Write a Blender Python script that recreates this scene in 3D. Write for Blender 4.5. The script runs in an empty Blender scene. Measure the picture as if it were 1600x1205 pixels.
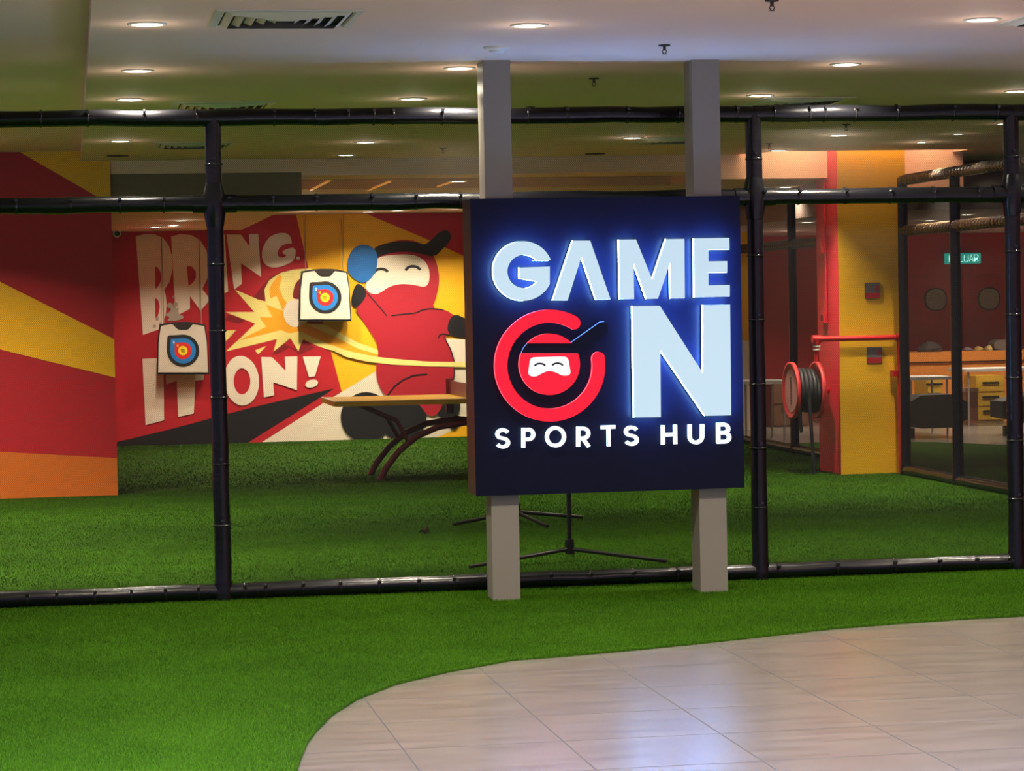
import bpy, math, random
import numpy as np
from mathutils import Vector, Matrix
from mathutils.geometry import tessellate_polygon

random.seed(7)
SC = bpy.context.scene
COL = SC.collection

# ------------------------------------------------------------------ camera, world, exposure
F, PITCH, ROLL, YAW, EYE = 3992.8, .032, -.019429, .170264, 1.75
_f = np.array([math.sin(YAW)*math.cos(PITCH), math.cos(YAW)*math.cos(PITCH), -math.sin(PITCH)])
_r = np.array([math.cos(YAW), -math.sin(YAW), 0.0])
_u = np.cross(_r, _f)
CR = math.cos(ROLL)*_r + math.sin(ROLL)*_u
CU = -math.sin(ROLL)*_r + math.cos(ROLL)*_u
cd = bpy.data.cameras.new('camera'); cam = bpy.data.objects.new('camera', cd); COL.objects.link(cam)
cd.sensor_width = 36; cd.lens = F/1600*36; cd.clip_start = .1; cd.clip_end = 200
cam.matrix_world = Matrix(((CR[0], CU[0], -_f[0], 0), (CR[1], CU[1], -_f[1], 0), (CR[2], CU[2], -_f[2], EYE), (0, 0, 0, 1)))
SC.camera = cam

W = bpy.data.worlds.new('mall_surroundings'); SC.world = W; W.use_nodes = True
W.node_tree.nodes['Background'].inputs[0].default_value = (.68, .56, .98, 1)
W.node_tree.nodes['Background'].inputs[1].default_value = .50

SC.view_settings.view_transform = 'Standard'; SC.view_settings.look = 'None'
SC.view_settings.gamma = 1; SC.view_settings.use_curve_mapping = False
SC.view_settings.exposure = 0.0

LAMP_W = 44.0          # watts of one ceiling downlight
WARM = (1.0, .87, .69)
SIGN_GLOW = 62.0       # side glow of the sign letters

# added cool fill lamp, unseen above and behind the viewer, brightens the front ceiling
_ld = bpy.data.lights.new('added_cool_fill', 'AREA'); _ld.shape = 'RECTANGLE'; _ld.size = 16; _ld.size_y = 5; _ld.energy = 8500; _ld.color = (.58, .60, 1.0)
_lo = bpy.data.objects.new('added_cool_fill', _ld); COL.objects.link(_lo); _lo.location = (3, 2.0, 7.0); _lo.rotation_euler = (math.radians(18), 0, 0)

# ------------------------------------------------------------------ measuring helpers
def ray(x, y): return _f*F + CR*(x-800) - CU*(y-602.5)
def onY(x, y, Y):
    d = ray(x, y); t = Y/d[1]; return (d[0]*t, Y, EYE+d[2]*t)
def onZ(x, y, Z=0.0):
    d = ray(x, y); t = (Z-EYE)/d[2]; return (d[0]*t, d[1]*t, Z)

# ------------------------------------------------------------------ materials
def lin(c):
    o = []
    for v in c:
        v = v/255
        o.append(v/12.92 if v <= .04045 else ((v+.055)/1.055)**2.4)
    return tuple(o)
MATS = {}
def mat(name, rgb, rough=.6, metal=0., spec=.5, var=.06, vscale=6., bump=0., bscale=60., coat=0.):
    if name in MATS: return MATS[name]
    m = bpy.data.materials.new(name); m.use_nodes = True; nt = m.node_tree; b = nt.nodes['Principled BSDF']
    c = lin(rgb)
    b.inputs['Roughness'].default_value = rough; b.inputs['Metallic'].default_value = metal
    b.inputs['Specular IOR Level'].default_value = spec; b.inputs['Coat Weight'].default_value = coat
    tc = nt.nodes.new('ShaderNodeTexCoord')
    if var:
        n = nt.nodes.new('ShaderNodeTexNoise'); n.inputs['Scale'].default_value = vscale; n.inputs['Detail'].default_value = 4
        nt.links.new(tc.outputs['Object'], n.inputs['Vector'])
        mx = nt.nodes.new('ShaderNodeMix'); mx.data_type = 'RGBA'
        mx.inputs[6].default_value = (*[v*(1-var) for v in c], 1); mx.inputs[7].default_value = (*[min(1, v*(1+var)) for v in c], 1)
        nt.links.new(n.outputs[0], mx.inputs[0]); nt.links.new(mx.outputs[2], b.inputs['Base Color'])
    else:
        b.inputs['Base Color'].default_value = (*c, 1)
    if bump:
        n2 = nt.nodes.new('ShaderNodeTexNoise'); n2.inputs['Scale'].default_value = bscale; n2.inputs['Detail'].default_value = 3
        nt.links.new(tc.outputs['Object'], n2.inputs['Vector'])
        bp = nt.nodes.new('ShaderNodeBump'); bp.inputs['Strength'].default_value = bump; bp.inputs['Distance'].default_value = .01
        nt.links.new(n2.outputs[0], bp.inputs['Height']); nt.links.new(bp.outputs[0], b.inputs['Normal'])
    MATS[name] = m
    return m
def emit(name, rgb, s, base=None):
    if name in MATS: return MATS[name]
    m = mat(name, base or rgb, .4, var=0); b = m.node_tree.nodes['Principled BSDF']
    b.inputs['Emission Color'].default_value = (*lin(rgb), 1); b.inputs['Emission Strength'].default_value = s
    return m

def turf_mat():
    m = bpy.data.materials.new('turf'); m.use_nodes = True; nt = m.node_tree; b = nt.nodes['Principled BSDF']
    tc = nt.nodes.new('ShaderNodeTexCoord')
    n1 = nt.nodes.new('ShaderNodeTexNoise'); n1.inputs['Scale'].default_value = 90; n1.inputs['Detail'].default_value = 3
    n2 = nt.nodes.new('ShaderNodeTexNoise'); n2.inputs['Scale'].default_value = 1.3; n2.inputs['Detail'].default_value = 3
    for n in (n1, n2): nt.links.new(tc.outputs['Object'], n.inputs['Vector'])
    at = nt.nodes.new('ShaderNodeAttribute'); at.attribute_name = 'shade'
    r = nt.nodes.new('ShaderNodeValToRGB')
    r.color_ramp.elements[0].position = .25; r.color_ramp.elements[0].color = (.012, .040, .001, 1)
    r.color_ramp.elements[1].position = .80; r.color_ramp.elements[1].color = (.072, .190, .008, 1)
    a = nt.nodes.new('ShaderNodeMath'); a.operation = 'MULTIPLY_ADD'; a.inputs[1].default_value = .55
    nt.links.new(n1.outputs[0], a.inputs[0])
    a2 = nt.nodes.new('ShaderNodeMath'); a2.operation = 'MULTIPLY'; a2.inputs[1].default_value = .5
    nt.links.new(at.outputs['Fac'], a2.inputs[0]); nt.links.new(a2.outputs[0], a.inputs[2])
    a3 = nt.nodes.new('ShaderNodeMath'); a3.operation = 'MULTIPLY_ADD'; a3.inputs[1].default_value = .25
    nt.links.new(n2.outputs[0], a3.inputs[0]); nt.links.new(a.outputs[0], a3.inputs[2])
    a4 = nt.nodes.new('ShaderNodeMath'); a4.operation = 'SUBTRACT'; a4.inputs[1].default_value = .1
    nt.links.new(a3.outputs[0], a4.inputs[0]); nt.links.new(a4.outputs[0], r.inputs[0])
    nt.links.new(r.outputs[0], b.inputs['Base Color'])
    b.inputs['Roughness'].default_value = .9; b.inputs['Specular IOR Level'].default_value = .04
    return m
def tile_mat():
    m = bpy.data.materials.new('floor_tile'); m.use_nodes = True; nt = m.node_tree; b = nt.nodes['Principled BSDF']
    tc = nt.nodes.new('ShaderNodeTexCoord'); sx = nt.nodes.new('ShaderNodeSeparateXYZ'); nt.links.new(tc.outputs['Object'], sx.inputs[0])
    P_ = .652
    def line(out, off, w):
        a = nt.nodes.new('ShaderNodeMath'); a.operation = 'ADD'; a.inputs[1].default_value = off; nt.links.new(out, a.inputs[0])
        p = nt.nodes.new('ShaderNodeMath'); p.operation = 'PINGPONG'; p.inputs[1].default_value = P_/2; nt.links.new(a.outputs[0], p.inputs[0])
        l = nt.nodes.new('ShaderNodeMath'); l.operation = 'LESS_THAN'; l.inputs[1].default_value = w; nt.links.new(p.outputs[0], l.inputs[0])
        return l
    lx = line(sx.outputs[0], P_*10-1.264, .0035); ly = line(sx.outputs[1], P_*40-12.045, .0045)
    mxl = nt.nodes.new('ShaderNodeMath'); mxl.operation = 'MAXIMUM'; nt.links.new(lx.outputs[0], mxl.inputs[0]); nt.links.new(ly.outputs[0], mxl.inputs[1])
    mp = nt.nodes.new('ShaderNodeMapping'); mp.inputs['Scale'].default_value = (1.2, 6, 1); mp.inputs['Rotation'].default_value = (0, 0, .5)
    nt.links.new(tc.outputs['Object'], mp.inputs[0])
    n = nt.nodes.new('ShaderNodeTexNoise'); n.inputs['Scale'].default_value = 2.2; n.inputs['Detail'].default_value = 6; nt.links.new(mp.outputs[0], n.inputs['Vector'])
    r = nt.nodes.new('ShaderNodeValToRGB'); r.color_ramp.elements[0].position = .3; r.color_ramp.elements[1].position = .7
    r.color_ramp.elements[0].color = (*lin((90, 83, 74)), 1); r.color_ramp.elements[1].color = (*lin((110, 102, 92)), 1)
    nt.links.new(n.outputs[0], r.inputs[0])
    mx = nt.nodes.new('ShaderNodeMix'); mx.data_type = 'RGBA'; mx.inputs[7].default_value = (*lin((40, 34, 30)), 1)
    nt.links.new(mxl.outputs[0], mx.inputs[0]); nt.links.new(r.outputs[0], mx.inputs[6]); nt.links.new(mx.outputs[2], b.inputs['Base Color'])
    b.inputs['Specular IOR Level'].default_value = .85
    rr = nt.nodes.new('ShaderNodeMath'); rr.operation = 'MULTIPLY_ADD'; rr.inputs[1].default_value = .6; rr.inputs[2].default_value = .25
    nt.links.new(mxl.outputs[0], rr.inputs[0]); nt.links.new(rr.outputs[0], b.inputs['Roughness'])
    bp = nt.nodes.new('ShaderNodeBump'); bp.inputs['Strength'].default_value = .006; bp.inputs['Distance'].default_value = .003
    nt.links.new(n.outputs[0], bp.inputs['Height']); nt.links.new(bp.outputs[0], b.inputs['Normal'])
    return m
def net_mat(name, ax, px, pz, w):
    """fine knotted safety net: a diamond lattice of dark cord with open holes"""
    m = bpy.data.materials.new(name); m.use_nodes = True; nt = m.node_tree
    b = nt.nodes['Principled BSDF']; b.inputs['Base Color'].default_value = (.012, .011, .010, 1); b.inputs['Roughness'].default_value = .6
    out = nt.nodes['Material Output']
    tc = nt.nodes.new('ShaderNodeTexCoord'); s = nt.nodes.new('ShaderNodeSeparateXYZ'); nt.links.new(tc.outputs['Object'], s.inputs[0])
    def sc_(o, k):
        q = nt.nodes.new('ShaderNodeMath'); q.operation = 'MULTIPLY'; q.inputs[1].default_value = 1/k; nt.links.new(o, q.inputs[0]); return q.outputs[0]
    X = sc_(s.outputs[ax], px); Z = sc_(s.outputs[2], pz)
    res = []
    for op in ('ADD', 'SUBTRACT'):
        a = nt.nodes.new('ShaderNodeMath'); a.operation = op; nt.links.new(X, a.inputs[0]); nt.links.new(Z, a.inputs[1])
        p = nt.nodes.new('ShaderNodeMath'); p.operation = 'PINGPONG'; p.inputs[1].default_value = .5; nt.links.new(a.outputs[0], p.inputs[0])
        l = nt.nodes.new('ShaderNodeMath'); l.operation = 'LESS_THAN'; l.inputs[1].default_value = w; nt.links.new(p.outputs[0], l.inputs[0])
        res.append(l)
    mx = nt.nodes.new('ShaderNodeMath'); mx.operation = 'MAXIMUM'; nt.links.new(res[0].outputs[0], mx.inputs[0]); nt.links.new(res[1].outputs[0], mx.inputs[1])
    t = nt.nodes.new('ShaderNodeBsdfTransparent'); ms = nt.nodes.new('ShaderNodeMixShader')
    nt.links.new(mx.outputs[0], ms.inputs[0]); nt.links.new(t.outputs[0], ms.inputs[1]); nt.links.new(b.outputs[0], ms.inputs[2])
    nt.links.new(ms.outputs[0], out.inputs[0])
    MATS[name] = m
    return m

M_TURF = turf_mat(); M_TILE = tile_mat()
M_NET = net_mat('safety_net', 0, .0120, .0100, .075); M_NETY = net_mat('side_net', 1, .0200, .0140, .09)
M_VINYL = mat('black_vinyl', (14, 15, 19), .24, spec=.38, var=.2, bump=.25, bscale=14)
M_TIE = mat('black_tie', (20, 20, 22), .18, spec=.7, var=0)
M_BLACK = mat('black_plastic', (9, 9, 10), .4, var=.1)
M_CEIL = mat('ceiling_paint', (236, 202, 184), .75, var=.02, vscale=.7, spec=.3)
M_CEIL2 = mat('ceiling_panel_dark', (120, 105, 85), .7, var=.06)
M_METAL = mat('painted_steel_post', (136, 131, 121), .45, var=.04, vscale=3, spec=.4)
M_RED = mat('wall_red', (186, 20, 34), .6, var=.05, vscale=1.2)
M_DRED = mat('wall_dark_red', (172, 22, 30), .5, var=.05)
M_YEL = mat('wall_yellow', (250, 186, 8), .6, var=.04, vscale=1.5)
M_ORA = mat('wall_orange', (216, 110, 24), .55, var=.05)
M_WHITE = mat('white_plastic', (225, 222, 215), .4, var=.02)

# ------------------------------------------------------------------ mesh builder
class MB:
    def __init__(s): s.v = []; s.f = []; s.m = []; s.mats = []; s.sm = []
    def mi(s, m):
        if m not in s.mats: s.mats.append(m)
        return s.mats.index(m)
    def add(s, vs, fs, m, smooth=False):
        k = len(s.v); s.v += [tuple(map(float, p)) for p in vs]; i = s.mi(m)
        for f in fs: s.f.append([k+j for j in f]); s.m.append(i); s.sm.append(smooth)
    def box(s, a, b, m):
        x0, y0, z0 = a; x1, y1, z1 = b
        s.add([(x0, y0, z0), (x1, y0, z0), (x1, y1, z0), (x0, y1, z0), (x0, y0, z1), (x1, y0, z1), (x1, y1, z1), (x0, y1, z1)],
              [(3, 2, 1, 0), (4, 5, 6, 7), (0, 1, 5, 4), (1, 2, 6, 5), (2, 3, 7, 6), (3, 0, 4, 7)], m)
        return s
    def tube(s, pts, r, m, n=16, caps=True, smooth=True):
        pts = [Vector(p) for p in pts]; R = r if isinstance(r, (list, tuple)) else [r]*len(pts)
        vs = []; prev = None
        for i, p in enumerate(pts):
            t = (pts[min(i+1, len(pts)-1)]-pts[max(i-1, 0)]).normalized()
            if prev is None:
                up = Vector((0, 0, 1)) if abs(t.z) < .9 else Vector((1, 0, 0)); a = t.cross(up).normalized()
            else: a = (prev - t*prev.dot(t)).normalized()
            prev = a; b = t.cross(a)
            for k in range(n):
                q = 2*math.pi*k/n; vs.append(p+(a*math.cos(q)+b*math.sin(q))*R[i])
        fs = []
        for i in range(len(pts)-1):
            for k in range(n):
                fs.append((i*n+k, i*n+(k+1) % n, (i+1)*n+(k+1) % n, (i+1)*n+k))
        s.add(vs, fs, m, smooth)
        if caps:
            L = (len(pts)-1)*n
            s.add(vs[:n], [list(range(n))[::-1]], m); s.add(vs[L:], [list(range(n))], m)
        return s
    def lathe(s, c, axis, prof, m, n=24):
        """prof: list of (along, radius) about c along axis"""
        ax = Vector(axis).normalized(); up = Vector((0, 0, 1)) if abs(ax.z) < .9 else Vector((1, 0, 0))
        a = ax.cross(up).normalized(); b = ax.cross(a); c = Vector(c); vs = []
        for (h, r) in prof:
            for k in range(n):
                q = 2*math.pi*k/n; vs.append(c+ax*h+(a*math.cos(q)+b*math.sin(q))*max(r, 1e-4))
        fs = [(i*n+k, i*n+(k+1) % n, (i+1)*n+(k+1) % n, (i+1)*n+k) for i in range(len(prof)-1) for k in range(n)]
        s.add(vs, fs, m, True); return s
    def poly(s, loops, m, y0, y1=None, mside=None, side_smooth=False):
        """loops of (x,z); front at y0, back at y1 (larger y)"""
        L3 = [[Vector((p[0], p[1], 0)) for p in l] for l in loops]
        tris = tessellate_polygon(L3)
        flat = [p for l in loops for p in l]
        fs = []
        for t in tris:
            a, b, c = (flat[i] for i in t)
            ar = (b[0]-a[0])*(c[1]-a[1])-(c[0]-a[0])*(b[1]-a[1])
            if abs(ar) < 1e-12: continue
            fs.append(tuple(t) if ar > 0 else tuple(t[::-1]))   # facing -Y
        s.add([(p[0], y0, p[1]) for p in flat], fs, m)
        if y1 is not None:
            k = 0
            for l in loops:
                n = len(l); vs = [(p[0], y0, p[1]) for p in l]+[(p[0], y1, p[1]) for p in l]
                s.add(vs, [(i, (i+1) % n, n+(i+1) % n, n+i) for i in range(n)], mside or m, side_smooth)
            s.add([(p[0], y1, p[1]) for p in flat], [f[::-1] for f in fs], m)
        return s
    def build(s, name, parent=None):
        me = bpy.data.meshes.new(name); me.from_pydata(s.v, [], s.f); me.update()
        for m in s.mats: me.materials.append(m)
        me.polygons.foreach_set('material_index', s.m); me.polygons.foreach_set('use_smooth', s.sm)
        o = bpy.data.objects.new(name, me); COL.objects.link(o)
        if parent is not None:
            o.parent = parent
            if parent.type == 'EMPTY' or True:
                o.matrix_parent_inverse = Matrix.Identity(4)
                # parts are modelled in world space: shift them to the parent's frame
                off = world_loc(parent)
                if off.length > 0: me.transform(Matrix.Translation(-off))
        return o
def world_loc(o):
    v = Vector((0, 0, 0))
    while o is not None: v += o.location; o = o.parent
    return v
def thing(name, label, cat, loc, group=None):
    o = bpy.data.objects.new(name, None); o.empty_display_size = .1; COL.objects.link(o); o.location = loc
    return tag(o, label, cat, group)
def tag(o, label, cat, group=None, kind=None):
    o['label'] = label; o['category'] = cat
    if group: o['group'] = group
    if kind: o['kind'] = kind
    return o
def struct(name, mb):
    o = mb.build(name); o['kind'] = 'structure'; return o
def copy_thing(src, dx, label):
    r = src.copy(); COL.objects.link(r); r.location = Vector(src.location)+Vector(dx); r['label'] = label
    for ch in list(src.children):
        c = ch.copy(); COL.objects.link(c); c.parent = r
        for g in ch.children:
            d = g.copy(); COL.objects.link(d); d.parent = c
    return r
def arc(cx, cy, rx, ry, a0, a1, n=40):
    """image-style arc, degrees, y down"""
    return [(cx+rx*math.cos(math.radians(a0+(a1-a0)*i/n)), cy+ry*math.sin(math.radians(a0+(a1-a0)*i/n))) for i in range(n+1)]
def ribbon(pts, w, closed=False):
    """polyline -> outline polygon(s) of width w"""
    P = [Vector(p).to_2d() if len(p) > 2 else Vector(p) for p in pts]; n = len(P); A = []; B = []
    for i in range(n):
        if closed: p0, p1, p2 = P[i-1], P[i], P[(i+1) % n]
        else: p0, p1, p2 = P[max(i-1, 0)], P[i], P[min(i+1, n-1)]
        d1 = (p1-p0); d2 = (p2-p1)
        if d1.length < 1e-9: d1 = d2
        if d2.length < 1e-9: d2 = d1
        d1 = d1.normalized(); d2 = d2.normalized(); t = (d1+d2).normalized(); nn = Vector((-t.y, t.x)); k = max(.45, nn.dot(Vector((-d1.y, d1.x))))
        A.append(tuple(p1+nn*w/2/k)); B.append(tuple(p1-nn*w/2/k))
    if closed: return [A, B]
    return [A+B[::-1]]
def smooth_poly(pts, it=2):
    """Chaikin corner rounding of a closed polygon"""
    for _ in range(it):
        q = []
        for i in range(len(pts)):
            a = pts[i]; b = pts[(i+1) % len(pts)]
            q += [(a[0]*.75+b[0]*.25, a[1]*.75+b[1]*.25), (a[0]*.25+b[0]*.75, a[1]*.25+b[1]*.75)]
        pts = q
    return pts

ZC = 3.18
# ================================================================== THE SETTING
FZ = -.02
b = MB(); b.box((-7, -6, FZ-.1), (17, 36.2, FZ), M_TILE); struct('floor', b)

# front ceiling slab with an opening for the column
b = MB()
b.box((.13, 7, ZC), (6.55, 24.62, ZC+.12), M_CEIL)
b.box((6.55, 7, ZC), (8.75, 24.10, ZC+.12), M_CEIL)
b.box((8.75, 7, ZC), (17, 26.0, ZC+.12), M_CEIL)
b.add([(6.55, 24.10, ZC), (6.85, 24.10, ZC), (6.55, 24.55, ZC)], [(0, 1, 2)], M_CEIL)
struct('ceiling', b)
b = MB(); b.box((-7, 7, 3.27), (.13, 24.62, 3.38), M_CEIL); struct('ceiling', b)
# lower ceiling behind the first room
b = MB()
b.box((.38, 24.62, 3.055), (2.22, 24.8, ZC+.12), M_CEIL)
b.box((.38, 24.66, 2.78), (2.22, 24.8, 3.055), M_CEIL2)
b.box((.38, 24.8, 2.78), (2.22, 33.5, 2.9), M_CEIL)
struct('ceiling', b)
b = MB()
b.box((2.22, 24.62, 3.02), (6.55, 25.4, ZC+.12), M_CEIL)
b.box((2.22, 27.5, 3.02), (8.2, 31.5, 3.2), M_CEIL)
b.box((6.55, 25.4, 3.02), (8.2, 27.5, 3.2), M_CEIL)
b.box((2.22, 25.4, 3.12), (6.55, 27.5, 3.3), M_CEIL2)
b.box((2.22, 31.5, 2.97), (8.2, 33.5, 3.2), M_CEIL)
struct('ceiling', b)
b = MB(); b.box((8.2, 26.0, 2.66), (17, 36.1, 3.3), mat('ceiling_back_room', (170, 145, 135), .8, var=.03)); struct('ceiling', b)
b = MB(); b.box((8.86, 26.0, 2.66), (17, 26.12, ZC), M_CEIL); struct('trim_1', b)
# warm cove above the column: lid, beam left of the column, beam right of it
b = MB(); b.box((6.4, 24.0, 3.62), (9.0, 26.2, 3.7), M_CEIL); b.box((6.3, 24.56, 2.94), (7.46, 25.4, 3.62), M_CEIL)
b.box((8.14, 24.56, 2.75), (8.86, 26.0, 3.62), M_CEIL); struct('trim_2', b)

# left wall block with painted bands
YB = 24.6
b = MB(); b.box((-7, YB, -.05), (.40, 33.6, 3.5), M_RED)
def bp(pts): return [(onY(x, y, YB)[0], onY(x, y, YB)[2]) for x, y in pts]
def ext(p, q, X=-6.9):   # continue the line q->p to the far left edge
    t = (X-p[0])/(q[0]-p[0]); return (X, p[1]+(q[1]-p[1])*t)
y = bp([(0, 440), (179, 530), (180, 590), (0, 546)])
a0 = ext(y[0], y[1], -3.2); a1 = ext(y[3], y[2], -3.2)
b.poly([[a0, (.399, y[1][1]), (.399, y[2][1]), a1]], M_YEL, YB-.003)
o_ = bp([(0, 706), (183, 716)])
b.poly([[ext(o_[0], o_[1]), (.399, o_[1][1]), (.399, 0), (-6.9, 0)]], M_ORA, YB-.003)
t = bp([(28, 236), (160, 312)])
b.poly([[t[0], (t[0][0], 3.3), (.399, 3.3), (.399, 2.76), t[1]]], M_YEL, YB-.003)
struct('wall_left', b)

# back wall carrying the mural, side returns, far red wall
YM = 33.5
b = MB(); b.box((.40, YM+.02, -.05), (8.2, YM+.2, 3.3), M_RED); struct('wall_back', b)
b = MB(); b.box((8.2, YM, -.05), (8.35, 36.0, 3.3), M_DRED); b.box((8.35, 36.0, -.05), (17, 36.2, 3.0), M_DRED); struct('wall_far', b)
b = MB(); b.box((16.9, -2, -.05), (17.1, 36.2, 3.5), M_DRED); struct('wall_right', b)

# ------------------------------------------------------------------ the column
cx0, cx1, cy0, cy1 = 7.447, 8.15, 24.26, 24.98
M_CYEL = mat('column_yellow', (232, 178, 24), .5, var=.05, vscale=2); M_CRED = mat('column_red', (214, 48, 62), .45, var=.05)
b = MB(); b.box((cx0, cy0, -.02), (cx1, cy1, 3.62), M_CRED)
b.poly([[(cx0+.003, 0), (cx1, 0), (cx1, 3.6), (cx0+.003, 3.6)]], M_CYEL, cy0-.002)
o = struct('column', b)

# ------------------------------------------------------------------ artificial turf
edge = [(464, 1205), (468, 1190), (480, 1160), (495, 1140), (520, 1115), (560, 1090), (620, 1067), (700, 1048), (800, 1030), (900, 1022), (1000, 1013), (1100, 1003), (1200, 992), (1300, 981), (1400, 973), (1500, 966), (1600, 961)]
E2 = [onZ(x, y, FZ+.01)[:2] for x, y in edge]
E2 = [(.78, -5), (.78, 8.9)] + E2 + [(6.5, 13.42), (8.0, 13.6), (11, 13.7), (12.4, 14.2)]
def turf_far(x): return 29.6 - .85*(x-9.3) if x > 9.0 else 29.85
outline = E2 + [(12.4, 26.6), (10.7, 28.2), (10.1, 29.2), (9.3, 29.8), (8.21, 29.9), (8.21, YM), (.40, YM), (.40, YB), (-6.9, YB), (-6.9, -5)]
oz = [(p[0], p[1]) for p in outline]
def inside(X, Y, poly):
    c = np.zeros(X.shape, bool); n = len(poly); j = n-1
    for i in range(n):
        xi, yi = poly[i]; xj, yj = poly[j]
        if yi != yj:
            k = ((yi > Y) != (yj > Y)) & (X < (xj-xi)*(Y-yi)/(yj-yi)+xi); c ^= k
        j = i
    return c
tris = tessellate_polygon([[Vector((p[0], p[1], 0)) for p in oz]])
n = len(oz)
V = [np.array([(p[0], p[1], 0.0) for p in oz] + [(p[0], p[1], FZ) for p in oz])]
Fc = [np.array([t if ((oz[t[1]][0]-oz[t[0]][0])*(oz[t[2]][1]-oz[t[0]][1])-(oz[t[2]][0]-oz[t[0]][0])*(oz[t[1]][1]-oz[t[0]][1])) > 0 else t[::-1] for t in tris])]
side = []
for i in range(n):
    j = (i+1) % n; side += [(i, n+i, n+j), (i, n+j, j)]
Fc.append(np.array(side))
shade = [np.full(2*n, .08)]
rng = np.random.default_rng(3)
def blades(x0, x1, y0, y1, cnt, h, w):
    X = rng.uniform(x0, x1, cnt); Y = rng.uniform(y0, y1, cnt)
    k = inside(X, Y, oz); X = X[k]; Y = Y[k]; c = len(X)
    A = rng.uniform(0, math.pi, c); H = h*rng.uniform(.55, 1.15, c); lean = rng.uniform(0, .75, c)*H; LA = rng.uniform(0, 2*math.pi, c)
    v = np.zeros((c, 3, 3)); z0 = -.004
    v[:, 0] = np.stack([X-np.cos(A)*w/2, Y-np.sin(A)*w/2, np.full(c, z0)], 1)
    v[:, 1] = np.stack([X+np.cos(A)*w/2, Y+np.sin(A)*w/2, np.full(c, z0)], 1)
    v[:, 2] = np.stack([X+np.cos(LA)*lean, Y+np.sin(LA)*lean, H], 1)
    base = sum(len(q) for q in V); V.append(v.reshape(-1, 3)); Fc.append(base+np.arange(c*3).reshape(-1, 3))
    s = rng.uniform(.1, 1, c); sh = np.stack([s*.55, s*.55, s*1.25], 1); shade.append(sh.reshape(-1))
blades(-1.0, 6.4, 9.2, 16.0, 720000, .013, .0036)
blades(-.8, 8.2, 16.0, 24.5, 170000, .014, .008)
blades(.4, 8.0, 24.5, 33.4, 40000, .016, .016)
VV = np.concatenate(V); FF = np.concatenate(Fc); SS = np.concatenate(shade)
me = bpy.data.meshes.new('artificial_turf'); me.vertices.add(len(VV)); me.vertices.foreach_set('co', VV.ravel().astype(np.float32))
me.loops.add(FF.size); me.loops.foreach_set('vertex_index', FF.ravel().astype(np.int32))
me.polygons.add(len(FF)); me.polygons.foreach_set('loop_start', (np.arange(len(FF))*3).astype(np.int32))
me.update(calc_edges=True); me.validate()
at = me.attributes.new('shade', 'FLOAT', 'POINT')
if len(me.vertices) == len(SS): at.data.foreach_set('value', SS.astype(np.float32))
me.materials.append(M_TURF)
o = bpy.data.objects.new('artificial_turf', me); COL.objects.link(o)
tag(o, 'green artificial grass carpet with a curved edge beside the beige tiles', 'artificial grass', kind='stuff')

# ================================================================== SIGN
YS = 14.80
def sp(u, v): p = onY(720+u/2.4583, 290+v/2.4583, YS); return (p[0], p[2])      # from the 720..1200 enlargement
def sq(u, v): p = onY(760+u/3.765, 360+v/3.765, YS); return (p[0], p[2])        # from the 760..960 enlargement
sign = thing('illuminated_sign', 'dark navy square light-up sign reading GAME ON SPORTS HUB on two grey posts', 'sign', (3.13, 14.95, 0))
M_BOARD = mat('sign_board', (7, 12, 36), .36, var=.08, vscale=4, spec=.18)
M_SIDE = mat('sign_side', (64, 48, 52), .4, var=.05)
bx0, bz1 = onY(734.5, 312, YS)[0], onY(735, 311, YS)[2]; bx1, bz0 = onY(1160.5, 600, YS)[0], onY(1163, 762, YS)[2]
b = MB(); b.box((bx0, YS, bz0), (bx1, YS+.30, bz1), M_SIDE)
b.poly([[(bx0, bz0), (bx1, bz0), (bx1, bz1), (bx0, bz1)]], M_BOARD, YS-.003); board = b.build('sign_board', sign)
for xa, xb in ((2.415, 2.578), (3.675, 3.842)):
    b = MB(); b.box((xa, YS+.045, 0), (xb, YS+.25, ZC), M_METAL); b.build('support_post', sign)
M_FACE = emit('letter_face_white', (200, 226, 242), .92, base=(80, 95, 105))
M_FACE2 = emit('letter_face_bright', (250, 253, 255), 1.15, base=(150, 165, 175))
M_EDGE = emit('letter_edge_glow', (120, 176, 255), SIGN_GLOW)
M_REDF = emit('emblem_red', (255, 10, 48), .95, base=(80, 4, 12))
M_REDE = emit('emblem_red_edge', (235, 90, 110), 1.6)
M_THIN = emit('thin_blue_edge', (110, 160, 255), 1.2)
def letter(loops, nm='letter', face=M_FACE, edge=M_EDGE, d=.035, off=.030, parent=sign, lab=None):
    b = MB(); b.poly(loops, face, YS-off-d, YS-off, edge); o = b.build(nm, parent)
    if lab: o['label'] = lab
    return o
S = lambda L: [sp(*p) for p in L]
Q = lambda L: [sq(*p) for p in L]
G = [(355, 180), (262, 180)] + arc(210, 243, 97, 97, -41, -322, 60) + [(181, 284), (181, 220), (361, 214), (361, 292)]
G += arc(203, 240, 176, 175, 26, 338, 70)[:]
letter([Q(G)])
letter([Q([(495, 62), (598, 62), (718, 408), (632, 409), (546, 158), (466, 412), (378, 412)])])
letter([S([(598, 209), (664, 208), (726, 362), (778, 207), (849, 206), (851, 433), (796, 434), (794, 298), (748, 435), (704, 436), (655, 300), (657, 436), (602, 437)])])
letter([S([(885, 204), (1021, 202), (1022, 246), (941, 248), (941, 292), (1013, 291), (1013, 335), (941, 336), (941, 384), (1023, 382), (1023, 427), (887, 430)])])
letter([S([(650, 463), (755, 462), (920, 720), (920, 460), (1024, 458), (1028, 881), (928, 883), (757, 632), (759, 888), (656, 889)])])
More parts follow.
